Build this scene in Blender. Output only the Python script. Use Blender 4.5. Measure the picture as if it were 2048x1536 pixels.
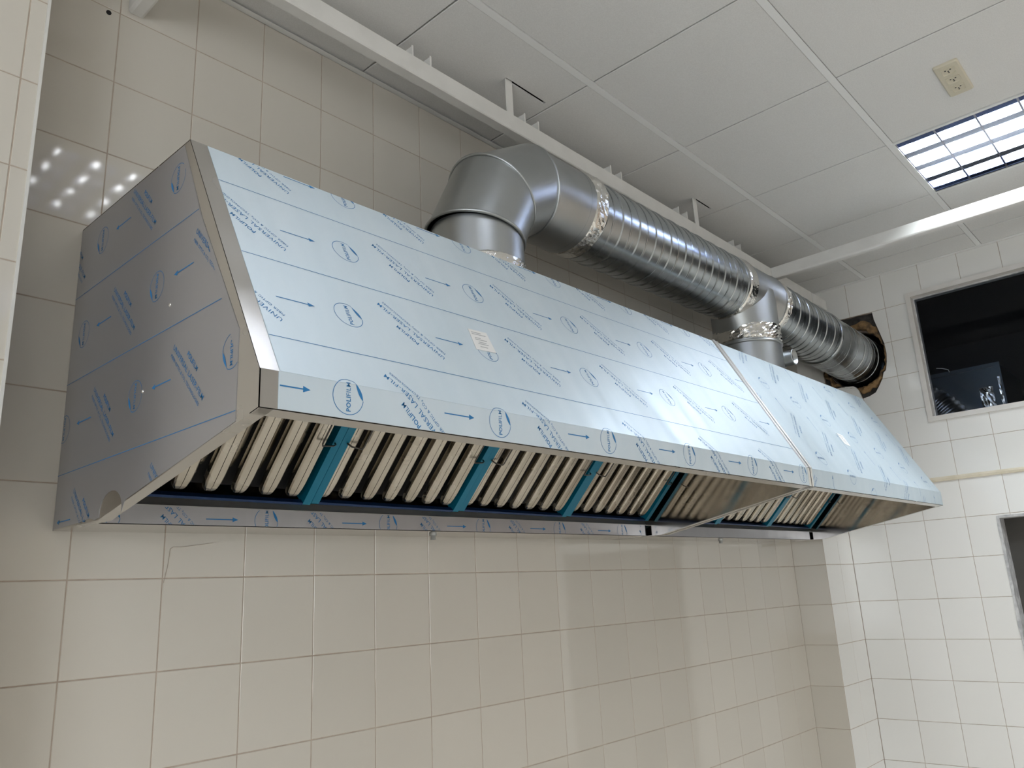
import bpy, bmesh, math, random
from mathutils import Vector, Matrix, noise
random.seed(7)
for o in list(bpy.data.objects): bpy.data.objects.remove(o)
S = bpy.context.scene
C = S.collection
PI = math.pi

# ------------------------------------------------------------------ camera
RT = Vector((0.67774647, -0.73367269, -0.04882733))
DN = Vector((0.15818616, 0.21033376, -0.96474704))
FW = Vector((0.71807859, 0.6461301, 0.25860983))
cam = bpy.data.cameras.new('camera'); camo = bpy.data.objects.new('camera', cam); C.objects.link(camo)
M = Matrix((RT, -DN, -FW)).transposed().to_4x4()
M.translation = Vector((-0.6176, -1.83025, 1.62366))
camo.matrix_world = M
cam.sensor_width = 36; cam.lens = 1578.757 / 2048 * 36; cam.clip_start = 0.02; cam.clip_end = 60
S.camera = camo

# ------------------------------------------------------------------ world, exposure
w = bpy.data.worlds.new('world'); S.world = w; w.use_nodes = True
w.node_tree.nodes['Background'].inputs[0].default_value = (0.75, 0.85, 1, 1)
w.node_tree.nodes['Background'].inputs[1].default_value = 0.3
S.view_settings.view_transform = 'Standard'; S.view_settings.look = 'None'
S.view_settings.gamma = 1; S.view_settings.use_curve_mapping = False
S.view_settings.exposure = 0.42
S.cycles.caustics_reflective = False; S.cycles.caustics_refractive = False; S.cycles.sample_clamp_indirect = 4.0; S.cycles.blur_glossy = 1.0; S.cycles.max_bounces = 9
LAMP_W = 34.0          # watts of each ceiling fitting
TUBE_E = 24.0

# ------------------------------------------------------------------ room constants (metres)
ZC = 3.305             # suspended ceiling
XE = 3.99              # end wall
XCOL, YCOL = 3.6, -0.172   # corner column
XL, YB = -3.4, -4.2    # hidden far sides of the room
GX = [0.149 + 0.6 * k for k in range(-6, 7)]
GY = [-0.494 - 0.6 * k for k in range(0, 7)]

# ------------------------------------------------------------------ materials
def mat(name, col, rough=0.5, metal=0.0, **kw):
    m = bpy.data.materials.new(name); m.use_nodes = True
    b = m.node_tree.nodes['Principled BSDF']
    b.inputs['Base Color'].default_value = (*col, 1); b.inputs['Roughness'].default_value = rough
    b.inputs['Metallic'].default_value = metal
    for k, v in kw.items():
        b.inputs[k].default_value = v
    return m
def nd(m, t, **kw):
    n = m.node_tree.nodes.new(t)
    for k, v in kw.items():
        if k in n.inputs: n.inputs[k].default_value = v
        else: setattr(n, k, v)
    return n
def lk(m, a, b): m.node_tree.links.new(a, b)
def P(m): return m.node_tree.nodes['Principled BSDF']
def coords(m, scale=(1, 1, 1), world=False):
    t = nd(m, 'ShaderNodeTexCoord'); mp = nd(m, 'ShaderNodeMapping'); mp.inputs['Scale'].default_value = scale
    if world:
        g = nd(m, 'ShaderNodeNewGeometry'); lk(m, g.outputs['Position'], mp.inputs['Vector'])
    else: lk(m, t.outputs['Object'], mp.inputs['Vector'])
    return mp.outputs['Vector']
def noisy_col(m, c1, c2, scale, detail=4, lo=0.35, hi=0.65, stretch=(1, 1, 1), world=True):
    n = nd(m, 'ShaderNodeTexNoise', Scale=scale, Detail=detail); lk(m, coords(m, stretch, world), n.inputs['Vector'])
    r = nd(m, 'ShaderNodeValToRGB'); r.color_ramp.elements[0].position = lo; r.color_ramp.elements[1].position = hi
    r.color_ramp.elements[0].color = (*c1, 1); r.color_ramp.elements[1].color = (*c2, 1)
    lk(m, n.outputs['Fac'], r.inputs['Fac']); lk(m, r.outputs['Color'], P(m).inputs['Base Color'])
def bump(m, scale, strength, dist=0.001, stretch=(1, 1, 1), detail=3, world=True):
    n = nd(m, 'ShaderNodeTexNoise', Scale=scale, Detail=detail); lk(m, coords(m, stretch, world), n.inputs['Vector'])
    b = nd(m, 'ShaderNodeBump', Strength=strength, Distance=dist); lk(m, n.outputs['Fac'], b.inputs['Height'])
    lk(m, b.outputs['Normal'], P(m).inputs['Normal']); return b
def noisy_rough(m, scale, a, b_, stretch=(1, 1, 1)):
    n = nd(m, 'ShaderNodeTexNoise', Scale=scale, Detail=5); lk(m, coords(m, stretch, True), n.inputs['Vector'])
    r = nd(m, 'ShaderNodeMapRange'); r.inputs['To Min'].default_value = a; r.inputs['To Max'].default_value = b_
    r.inputs['From Min'].default_value = 0.3; r.inputs['From Max'].default_value = 0.7
    lk(m, n.outputs['Fac'], r.inputs['Value']); lk(m, r.outputs['Result'], P(m).inputs['Roughness'])

MT = {}
# glazed wall tiles, each tile a touch different: cream on the hood wall and pillar, whiter on end wall and column front, their stronger light put into the colour
def glaze(name, c1, c2):
    m = mat(name, c1, 0.055); oi = nd(m, 'ShaderNodeObjectInfo'); mr = nd(m, 'ShaderNodeMixRGB'); mr.inputs[1].default_value = (*c1, 1); mr.inputs[2].default_value = (*c2, 1)
    lk(m, oi.outputs['Random'], mr.inputs[0]); lk(m, mr.outputs[0], P(m).inputs['Base Color']); bump(m, 9, 0.07, 0.004, detail=1); return m
MT['tile'] = glaze('glazed_tile_cream', (0.725, 0.685, 0.615), (0.695, 0.655, 0.585))
MT['tile_white_lit'] = glaze('glazed_tile_white_lit', (0.895, 0.885, 0.86), (0.87, 0.86, 0.83))
m = MT['grout'] = mat('grout', (0.50, 0.41, 0.34), 0.9); noisy_col(m, (0.43, 0.35, 0.285), (0.56, 0.47, 0.39), 25)
m = MT['far_wall'] = mat('far_wall_tile', (0.72, 0.69, 0.64), 0.3)
bk = nd(m, 'ShaderNodeTexBrick'); bk.offset = 0; bk.inputs['Scale'].default_value = 1; bk.inputs['Brick Width'].default_value = 0.2; bk.inputs['Row Height'].default_value = 0.2; bk.inputs['Mortar Size'].default_value = 0.0015
bk.inputs['Color1'].default_value = (0.76, 0.73, 0.68, 1); bk.inputs['Color2'].default_value = (0.72, 0.69, 0.64, 1); bk.inputs['Mortar'].default_value = (0.38, 0.33, 0.27, 1)
cx = nd(m, 'ShaderNodeSeparateXYZ'); g = nd(m, 'ShaderNodeNewGeometry'); lk(m, g.outputs['Position'], cx.inputs[0])
ad = nd(m, 'ShaderNodeMath', operation='ADD'); lk(m, cx.outputs[0], ad.inputs[0]); lk(m, cx.outputs[1], ad.inputs[1])
cb = nd(m, 'ShaderNodeCombineXYZ'); lk(m, ad.outputs[0], cb.inputs[0]); lk(m, cx.outputs[2], cb.inputs[1]); lk(m, cb.outputs[0], bk.inputs['Vector']); lk(m, bk.outputs['Color'], P(m).inputs['Base Color'])
m = MT['floor'] = mat('floor_tile', (0.60, 0.53, 0.45), 0.4); noisy_col(m, (0.70, 0.65, 0.585), (0.77, 0.72, 0.655), 3)
m = MT['ceil'] = mat('ceiling_tile', (0.74, 0.73, 0.71), 0.95); noisy_col(m, (0.77, 0.765, 0.75), (0.82, 0.815, 0.80), 260, 3); bump(m, 420, 0.35, 0.0015)
m = MT['tbar'] = mat('tee_bar_white', (0.90, 0.90, 0.89), 0.45)
m = MT['plenum'] = mat('plenum_dark', (0.02, 0.02, 0.022), 0.9)
m = MT['white'] = mat('white_paint', (0.80, 0.79, 0.76), 0.4); noisy_col(m, (0.77, 0.76, 0.73), (0.82, 0.81, 0.78), 12)
m = MT['cream'] = mat('cream_trim', (0.74, 0.67, 0.52), 0.35); noisy_col(m, (0.70, 0.63, 0.48), (0.78, 0.71, 0.57), 20)
m = MT['winframe'] = mat('window_frame_paint', (0.76, 0.73, 0.70), 0.4); noisy_col(m, (0.74, 0.71, 0.67), (0.80, 0.77, 0.74), 14)
m = MT['plaster'] = mat('rough_plaster', (0.55, 0.55, 0.55), 0.95); noisy_col(m, (0.42, 0.42, 0.43), (0.66, 0.66, 0.66), 30, 6); bump(m, 60, 0.8, 0.004)
m = MT['door'] = mat('dark_door', (0.055, 0.05, 0.045), 0.6); noisy_col(m, (0.05, 0.046, 0.04), (0.062, 0.057, 0.05), 6)
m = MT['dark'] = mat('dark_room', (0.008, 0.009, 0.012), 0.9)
m = MT['cement'] = mat('broken_cement', (0.1, 0.095, 0.09), 0.95); noisy_col(m, (0.03, 0.028, 0.027), (0.065, 0.06, 0.055), 30, 8); bump(m, 70, 1, 0.006, detail=8)
m = MT['foam'] = mat('brown_foam', (0.30, 0.17, 0.07), 0.9); noisy_col(m, (0.09, 0.065, 0.045), (0.34, 0.205, 0.09), 22, 6, .3, .6); bump(m, 90, 1, 0.008, detail=6)
# steels
m = MT['steel'] = mat('stainless_steel', (0.60, 0.58, 0.55), 0.22, 1.0); noisy_rough(m, 6, 0.16, 0.3, (1, 1, 1)); bump(m, 5, 0.1, 0.006, detail=1)
m = MT['steel_in'] = mat('stainless_inside', (0.56, 0.53, 0.49), 0.1, 1.0); noisy_rough(m, 8, 0.06, 0.14); bump(m, 3.2, 0.22, 0.012, detail=0)
m = MT['baffle'] = mat('baffle_steel', (0.66, 0.61, 0.53), 0.28, 1.0); noisy_col(m, (0.43, 0.39, 0.325), (0.58, 0.535, 0.455), 9, 4, .3, .7); noisy_rough(m, 9, 0.2, 0.32)
m = MT['galv'] = mat('galvanised_steel', (0.52, 0.54, 0.55), 0.36, 1.0); noisy_col(m, (0.42, 0.44, 0.445), (0.45, 0.47, 0.475), 9, 3)
m = MT['spiral'] = mat('spiral_duct_steel', (0.43, 0.46, 0.475), 0.24, 1.0); noisy_rough(m, 7, 0.21, 0.28, (6, 1, 1))
MT['hose'] = mat('hose_foil', (0.34, 0.35, 0.37), 0.3, 1.0)
m = MT['dim_steel'] = mat('dim_steel', (0.10, 0.12, 0.14), 0.4, 1.0)
MT['strip'] = mat('edge_strip_steel', (0.56, 0.55, 0.53), 0.34, 1.0)
m = MT['dull_steel'] = mat('dull_steel', (0.45, 0.46, 0.46), 0.4, 0.8)
m = MT['foil'] = mat('foil_tape', (0.80, 0.79, 0.76), 0.13, 1.0); bump(m, 70, 0.4, 0.006, detail=3)
m = MT['wire'] = mat('handle_wire', (0.10, 0.095, 0.09), 0.3, 1.0)
m = MT['chrome'] = mat('bright_metal', (0.78, 0.77, 0.74), 0.22, 1.0)
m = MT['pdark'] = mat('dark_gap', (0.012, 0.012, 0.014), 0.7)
m = MT['teal_shaded'] = mat('shaded_blue_film_on_rail', (0.004, 0.03, 0.11), 0.35, 0.3)  # the frame film darkened, shade on the rails put into its colour
m = MT['teal'] = mat('blue_film_on_frame', (0.0, 0.17, 0.28), 0.35, 0.3)
# protective film over the steel
def film(name, c1, c2, metal, r1, r2):
    m = mat(name, c1, 0.35, metal); noisy_col(m, c1, c2, 2.2, 6, .3, .7, (7, 1.2, 1.2)); noisy_rough(m, 2.5, r1, r2, (8, 1.2, 1.2)); return m
MT['film'] = film('protective_film', (0.66, 0.765, 0.84), (0.71, 0.805, 0.875), 0.40, 0.46, 0.58)
MT['film_dimmed'] = film('protective_film_dimmed', (0.555, 0.65, 0.715), (0.60, 0.69, 0.75), 0.40, 0.46, 0.58)  # far-hood copy of the film, darkened to offset the strong lamp above
MT['film_shaded'] = film('protective_film_shaded', (0.44, 0.44, 0.465), (0.47, 0.47, 0.495), 0.75, 0.28, 0.36)  # same film darkened and greyed, shade of hood side and gutter in the colour
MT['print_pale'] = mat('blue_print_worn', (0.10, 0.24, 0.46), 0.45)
MT['print'] = mat('blue_print', (0.018, 0.19, 0.46), 0.45)
MT['paper'] = mat('label_paper', (0.85, 0.85, 0.85), 0.6)
MT['paper_ink'] = mat('label_ink', (0.45, 0.46, 0.48), 0.7)
MT['ivory'] = mat('ivory_plastic', (0.68, 0.63, 0.50), 0.35)
MT['louvre'] = mat('louvre_aluminium', (0.50, 0.55, 0.68), 0.25, 1.0)
MT['louvre_blue'] = mat('louvre_blue_metal', (0.22, 0.30, 0.60), 0.2, 1.0); MT['blade'] = mat('louvre_blade', (0.42, 0.43, 0.50), 0.3, 1.0)  # bluer metal for the outermost reflectors
m = MT['tube'] = mat('lit_tube', (1, 1, 1), 0.5); P(m).inputs['Emission Color'].default_value = (0.92, 0.96, 1, 1); P(m).inputs['Emission Strength'].default_value = TUBE_E
m = MT['day'] = mat('daylit_glass', (0.8, 0.85, 0.9), 0.3); P(m).inputs['Emission Color'].default_value = (0.9, 0.95, 1, 1); P(m).inputs['Emission Strength'].default_value = 5.0
m = MT['glass'] = bpy.data.materials.new('window_glass'); m.use_nodes = True; nt = m.node_tree; nt.nodes.remove(P(m))
tr = nt.nodes.new('ShaderNodeBsdfTransparent'); gl = nt.nodes.new('ShaderNodeBsdfGlossy'); gl.inputs['Roughness'].default_value = 0.02
fr = nt.nodes.new('ShaderNodeFresnel'); fr.inputs['IOR'].default_value = 1.25; mx = nt.nodes.new('ShaderNodeMixShader'); tr.inputs[0].default_value = (0.85, 0.88, 0.92, 1)
nt.links.new(fr.outputs[0], mx.inputs[0]); nt.links.new(tr.outputs[0], mx.inputs[1]); nt.links.new(gl.outputs[0], mx.inputs[2]); nt.links.new(mx.outputs[0], nt.nodes['Material Output'].inputs[0])

# ------------------------------------------------------------------ mesh helpers
class MB:
    def __init__(s): s.v = []; s.f = []; s.sm = []
    def add(s, vs, fs, smooth=False):
        n = len(s.v); s.v += [tuple(v) for v in vs]; s.f += [tuple(i + n for i in f) for f in fs]; s.sm += [smooth] * len(fs)
    def box(s, x0, x1, y0, y1, z0, z1):
        s.add([(x, y, z) for x in (x0, x1) for y in (y0, y1) for z in (z0, z1)],
              [(0, 1, 3, 2), (4, 6, 7, 5), (0, 4, 5, 1), (2, 3, 7, 6), (0, 2, 6, 4), (1, 5, 7, 3)])
    def prism(s, pts, off):                      # planar polygon swept by a vector
        n = len(pts); o = Vector(off); a = [Vector(p) for p in pts]
        s.add([*a, *[p + o for p in a]], [tuple(range(n))[::-1], tuple(range(n, 2 * n))] + [(i, (i + 1) % n, n + (i + 1) % n, n + i) for i in range(n)])
    def rings(s, R, closed_ends=True, smooth=True, wrap=True):
        n = len(R[0]); vs = [p for r in R for p in r]; fs = []
        for i in range(len(R) - 1):
            for j in range(n if wrap else n - 1):
                k = (j + 1) % n; fs.append((i * n + j, i * n + k, (i + 1) * n + k, (i + 1) * n + j))
        s.add(vs, fs, smooth)
        if closed_ends and wrap:
            s.add(R[0], [tuple(range(n))[::-1]]); s.add(R[-1], [tuple(range(n))])
    def tube(s, path, r, n=8, caps=True):
        path = [Vector(p) for p in path]; R = []; up = None
        for i, p in enumerate(path):
            d = (path[min(i + 1, len(path) - 1)] - path[max(i - 1, 0)]).normalized()
            if up is None: up = d.orthogonal().normalized()
            up = (up - d * up.dot(d)).normalized(); sd = d.cross(up)
            rr = r[i] if isinstance(r, (list, tuple)) else r
            R.append([p + (up * math.cos(2 * PI * j / n) + sd * math.sin(2 * PI * j / n)) * rr for j in range(n)])
        s.rings(R, caps)
    def lathe(s, o, axis, prof, n=48, caps=True):   # prof: (distance along axis, radius)
        a = Vector(axis).normalized(); u = a.orthogonal().normalized(); v = a.cross(u); o = Vector(o)
        s.rings([[o + a * t + (u * math.cos(2 * PI * j / n) + v * math.sin(2 * PI * j / n)) * r for j in range(n)] for t, r in prof], caps)
ORG = {}
def link(o, parent=None):
    C.objects.link(o)
    if parent is not None: o.parent = parent
    return o
def mesh(name, mb, m, origin=(0, 0, 0)):
    me = bpy.data.meshes.new(name); og = Vector(origin)
    me.from_pydata([Vector(v) - og for v in mb.v], [], mb.f); me.update()
    me.polygons.foreach_set('use_smooth', mb.sm)
    bm = bmesh.new(); bm.from_mesh(me); bmesh.ops.recalc_face_normals(bm, faces=bm.faces); bm.to_mesh(me); bm.free()
    if m: me.materials.append(MT[m])
    return me
def world_origin(o): return ORG.get(o, Vector((0, 0, 0)))
def obj(name, mb, m, parent=None, origin=None):
    """mb holds world coordinates; the object keeps its own sensible origin"""
    po = world_origin(parent) if parent else Vector((0, 0, 0))
    og = Vector(origin) if origin is not None else (po if parent else Vector((0, 0, 0)))
    o = bpy.data.objects.new(name, mesh(name, mb, m, og)); o.location = og - po; ORG[o] = og
    return link(o, parent)
def thing(name, label, cat, loc, group=None):
    o = bpy.data.objects.new(name, None); o.empty_display_size = 0.1; o.location = loc; ORG[o] = Vector(loc); link(o)
    o['label'] = label; o['category'] = cat
    if group: o['group'] = group
    return o
def tag(o, label, cat, group=None):
    o['label'] = label; o['category'] = cat
    if group: o['group'] = group
    return o
def struct(name, mb, m, parent=None):
    o = obj(name, mb, m, parent); o['kind'] = 'structure'; return o
def carve(o, cutters):
    """cut boxes / prisms (MB) out of a mesh object, keep the result as its mesh"""
    tmp = []
    for mb in cutters:
        c = bpy.data.objects.new('cutter', mesh('cutter', mb, None)); C.objects.link(c); tmp.append(c)
        b = o.modifiers.new('cut', 'BOOLEAN'); b.object = c; b.solver = 'EXACT'; b.operation = 'DIFFERENCE'
    bpy.context.view_layer.update(); dg = bpy.context.evaluated_depsgraph_get()
    me = bpy.data.meshes.new_from_object(o.evaluated_get(dg)); o.modifiers.clear(); o.data = me
    for c in tmp: bpy.data.objects.remove(c)
    return len(me.polygons)

# ------------------------------------------------------------------ room shell
def B(*a):
    b = MB(); b.box(*a); return b
struct('floor', B(XL - .2, XE + 2.2, YB - .2, .2, -.1, 0), 'floor')
wm = struct('wall_main', B(XL - .2, XE + .15, .0, .2, 0, ZC + .3), 'grout')
wl = struct('wall_left', B(XL - .2, XL, YB, 0, 0, ZC + .3), 'far_wall')
w2 = bpy.data.objects.new('window_2', None); w2['kind'] = 'structure'; w2.location = (XL, -3.0, .9); ORG[w2] = Vector(w2.location); link(w2)
for bx in ((-4.02, -3.97, .9, 2.6), (-2.03, -1.98, .9, 2.6), (-3.97, -2.03, .9, .95), (-3.97, -2.03, 2.55, 2.6), (-3.025, -2.975, .95, 2.55)): obj('window_frame', B(XL - .01, XL + .03, *bx), 'winframe', w2)
for bx in ((-3.97, -3.025, .95, 2.55), (-2.975, -2.03, .95, 2.55)): obj('pane', B(XL, XL + .01, *bx), 'day', w2)
struct('wall_back', B(XL - .2, XE + .15, YB - .2, YB, 0, ZC + .3), 'far_wall')
we = struct('wall_end', B(XE + .001, XE + .15, YB, 0, 0, ZC + .3), 'grout')
wc = struct('wall_column', B(XCOL, XE, YCOL, 0, 0, ZC + .3), 'grout')
wp = struct('wall_pillar', B(-1.2, -0.2, YCOL, 0, 0, ZC + .3), 'grout')
WIN = (-2.3, -0.688, 2.415, 3.15)       # window opening y0 y1 z0 z1
DOOR = (-1.9, -0.912, 0.0, 1.886)
HOLE = [(-.17, 3.104), (-.32, 3.102), (-.4996, 3.097), (-.503, 3.05), (-.519, 2.98), (-.536, 2.90), (-.538, 2.84), (-.531, 2.79), (-.5196, 2.746),
        (-.505, 2.735), (-.494, 2.703), (-.470, 2.665), (-.446, 2.632), (-.41, 2.617), (-.368, 2.610), (-.352, 2.675), (-.33, 2.692), (-.28, 2.700), (-.17, 2.70)]
DY, DZ = -.358, 2.852                   # duct axis where it meets the end wall
cyl = MB(); cyl.lathe((XE - .3, DY, DZ), (1, 0, 0), [(0, .172), (.8, .172)], 40)
hole_cut = MB(); hole_cut.prism([(XE - .05, y, z) for y, z in HOLE], (.1, 0, 0))
carve(we, [hole_cut, B(XE - .1, XE + .4, WIN[0], WIN[1], WIN[2], WIN[3]), B(XE - .1, XE + .4, DOOR[0], DOOR[1], -.1, DOOR[3]), cyl])
win_cut = B(XE - .05, XE + .05, *WIN); door_cut = B(XE - .05, XE + .05, *DOOR)

# tiles: one shared bevelled mesh per size, each tile an object of its own
TC = {}
def tile_mesh(wd, ht, m='tile'):
    k = (round(wd, 4), round(ht, 4), m)
    if k in TC: return TC[k]
    g, b, t = 0.0012, 0.0009, 0.008; a = wd / 2 - g; h = ht / 2 - g
    vs = []
    for dx, z in ((0, 0), (0, t - b), (b, t)):
        vs += [(-a + dx, -h + dx, z), (a - dx, -h + dx, z), (a - dx, h - dx, z), (-a + dx, h - dx, z)]
    mb = MB(); mb.add(vs, [(8, 9, 10, 11)] + [(l * 4 + i, l * 4 + (i + 1) % 4, l * 4 + 4 + (i + 1) % 4, l * 4 + 4 + i) for l in (0, 1) for i in range(4)] + [(3, 2, 1, 0)])
    TC[k] = mesh('tile', mb, m); return TC[k]
def tile(parent, face, a0, a1, z0, z1, pos, cuts=(), m='tile'):
    """face: 'y' -> faces -y at y=pos, spans x; 'x' -> faces -x at x=pos, spans y"""
    o = bpy.data.objects.new('tile', tile_mesh(abs(a1 - a0), z1 - z0, m))
    j = 0.0016; ax, ay = random.uniform(-j, j), random.uniform(-j, j)
    c = (a0 + a1) / 2
    if face == 'y':
        o.location = (c, pos + .0071, (z0 + z1) / 2); o.rotation_euler = (PI / 2 + ax, ay, 0)
    else:
        o.location = (pos + .0071, c, (z0 + z1) / 2); o.rotation_euler = (PI / 2 + ax, ay, -PI / 2)
    link(o, parent)
    if cuts:
        o.data = o.data.copy()
        ml = [MB() for _ in cuts]; o.parent = parent; bpy.context.view_layer.update(); inv = o.matrix_world
        if carve(o, cuts) == 0: bpy.data.objects.remove(o)
    return o
def rows(z0, z1): return [(2.9 + .2 * k, 3.1 + .2 * k) for k in range(-14, 3) if 2.9 + .2 * k > z0 - .01 and 3.1 + .2 * k < z1 + .01]
def clipz(z0, z1): return z0, min(z1, ZC - .004)
# tile faces stand 1.5 mm proud of the grout
for i in range(-1, 18):
    for z0, z1 in rows(.7, 3.5):
        if i >= 0 and 1.89 < z0 and z1 < 2.32 and i < 17: continue     # wholly behind the hoods
        z0, z1 = clipz(z0, z1); tile(wm, 'y', .2 * i, .2 * i + .2, z0, z1, 0)
for z0, z1 in rows(.5, 3.5):
    z0, z1 = clipz(z0, z1)
    for a, b in ((-.236, -.2), (-.436, -.236), (-.636, -.436), (-.836, -.636)): tile(wp, 'y', a, b, z0, z1, YCOL)
    tile(wc, 'x', YCOL, 0, z0, z1, XCOL)
    for a, b in ((3.6, 3.8), (3.8, XE)): tile(wc, 'y', a, b, z0, z1, YCOL, (), 'tile_white_lit')
    ys = [-.174] + [-.374 - .2 * k for k in range(9)]
    for a, b in zip(ys[1:], ys[:-1]):
        cuts = []
        if b > WIN[0] and a < WIN[1] and z1 > WIN[2] and z0 < WIN[3]: cuts.append(win_cut)
        if b > DOOR[0] and a < DOOR[1] and z0 < DOOR[3]: cuts.append(door_cut)
        if b > -.545 and z1 > 2.6 and z0 < 3.11: cuts.append(hole_cut)
        full = (a > WIN[0] and b < WIN[1] and z0 > WIN[2] and z1 < WIN[3]) or (a > DOOR[0] and b < DOOR[1] and z1 < DOOR[3])
        if full: continue
        tile(we, 'x', a, b, z0, z1, XE, cuts, 'tile_white_lit')
# lower walls (below the photo's frame): procedural tiles, flush
struct('wall_lower_main', B(XL, XCOL, -.001, .004, 0, .7), 'far_wall', wm)
struct('wall_upper_far', B(XL, -1.2, -.001, .004, .7, ZC), 'far_wall', wm)
# pillar edge bead
e = MB(); e.box(-.2045, -.1985, YCOL - .0035, YCOL + .01, 0, ZC); struct('trim_1', e, 'white')
# cream ledge strip on the end wall
e = MB(); pts = []
N = 40
for i in range(N + 1):
    y = -.18 - 1.9 * i / N; wv = .0016 * noise.noise((y * 14, 0, 0))
    pts.append((y, wv))
for i in range(N):
    (ya, wa), (yb, wb) = pts[i], pts[i + 1]
    vs = []
    for y, wv in ((ya, wa), (yb, wb)):
        vs += [(XE + .002, y, 2.094 + wv), (XE - .009, y, 2.096 + wv), (XE - .012, y, 2.107), (XE - .008, y, 2.117), (XE + .002, y, 2.119)]
    e.add(vs, [(0, 1, 6, 5), (1, 2, 7, 6), (2, 3, 8, 7), (3, 4, 9, 8)])
struct('trim_2', e, 'cream')
# hairline scratch on a tile below the hood
e = MB(); e.tube([(.2131, -.0017, 1.7655), (.2198, -.0017, 1.7701), (.2400, -.0017, 1.7700), (.2601, -.0017, 1.7728), (.3152, -.0017, 1.7804)], .0006, 4); e.tube([(.2131, -.0017, 1.7655), (.2097, -.0017, 1.7296), (.2054, -.0017, 1.7074), (.2019, -.0017, 1.6898)], .0006, 4); obj('hairline_scratch', e, 'grout', wm)
# drilled hole high on the wall
e = MB(); e.lathe((-.0276, -.0032, 3.0862), (0, 1, 0), [(0, .0062), (.004, .0062)], 16); obj('drill_hole', e, 'pdark', wm)

# window in the end wall
e = MB(); f = .026
y0, y1, z0, z1 = WIN
wn = bpy.data.objects.new('window_1', None); wn['kind'] = 'structure'; wn.location = (XE, (y0 + y1) / 2, z0); ORG[wn] = Vector(wn.location); link(wn)
for nm, bx in (('window_frame', (y0, y0 + f, z0, z1)), ('window_frame', (y1 - f, y1, z0, z1)), ('window_frame', (y0 + f, y1 - f, z0, z0 + f)), ('window_frame', (y0 + f, y1 - f, z1 - f, z1))):
    obj(nm, B(XE - .012, XE + .1, *bx), 'winframe', wn)
e = MB(); q = f + .006
for bx in ((y0 + f, y0 + q, z0 + f, z1 - f), (y1 - q, y1 - f, z0 + f, z1 - f), (y0 + q, y1 - q, z0 + f, z0 + q), (y0 + q, y1 - q, z1 - q, z1 - f)): e.box(XE + .035, XE + .06, *bx)
obj('glazing_bead', e, 'plaster', wn)
obj('pane', B(XE + .045, XE + .049, y0 + q - .002, y1 - q + .002, z0 + q - .002, z1 - q + .002), 'glass', wn)
# doorway
dr = bpy.data.objects.new('door_1', None); dr['kind'] = 'structure'; dr.location = (XE, -1.4, 0); ORG[dr] = Vector(dr.location); link(dr)
e = MB(); R = []
for i in range(30):
    z = DOOR[3] * i / 29; r = lambda s: .006 * noise.noise((z * 9, s, 3)) + .003 * noise.noise((z * 30, s, 5))
    R.append([(XE - .004, DOOR[1] + .001 + r(0), z), (XE - .003, DOOR[1] - .012 + r(1), z), (XE + .07, DOOR[1] - .010 + r(2) * .5, z), (XE + .13, DOOR[1] - .012, z), (XE + .13, DOOR[1] + .002, z)])
e.rings(R, True, False); obj('plaster_reveal', e, 'plaster', dr)
e = MB(); R = []
for i in range(24):
    y = DOOR[1] - .0 - (DOOR[1] - DOOR[0]) * i / 23; r = lambda s: .003 * noise.noise((y * 14, s, 8))
    R.append([(XE - .005, y, DOOR[3] + .006 + r(0)), (XE - .004, y, DOOR[3] - .006 + r(1)), (XE + .1, y, DOOR[3] - .006), (XE + .1, y, DOOR[3] + .002)])
e.rings(R, True, False); obj('plaster_head', e, 'plaster', dr)
obj('door_leaf', B(XE + .1, XE + .14, DOOR[0], DOOR[1] - .005, 0.005, DOOR[3] - .002), 'door', dr)
e = MB(); e.box(XE + .085, XE + .102, -1.012, -1.0, 1.66, 1.70); obj('latch', e, 'pdark', dr)

# dark room beyond the end wall
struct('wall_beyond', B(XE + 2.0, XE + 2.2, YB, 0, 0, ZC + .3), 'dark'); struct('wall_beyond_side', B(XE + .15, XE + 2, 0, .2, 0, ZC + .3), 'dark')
struct('wall_beyond_near', B(XE + .15, XE + 2, YB - .2, YB, 0, ZC + .3), 'dark'); struct('ceiling_beyond', B(XE + .15, XE + 2.2, YB, .2, ZC, ZC + .3), 'dark')

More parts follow.
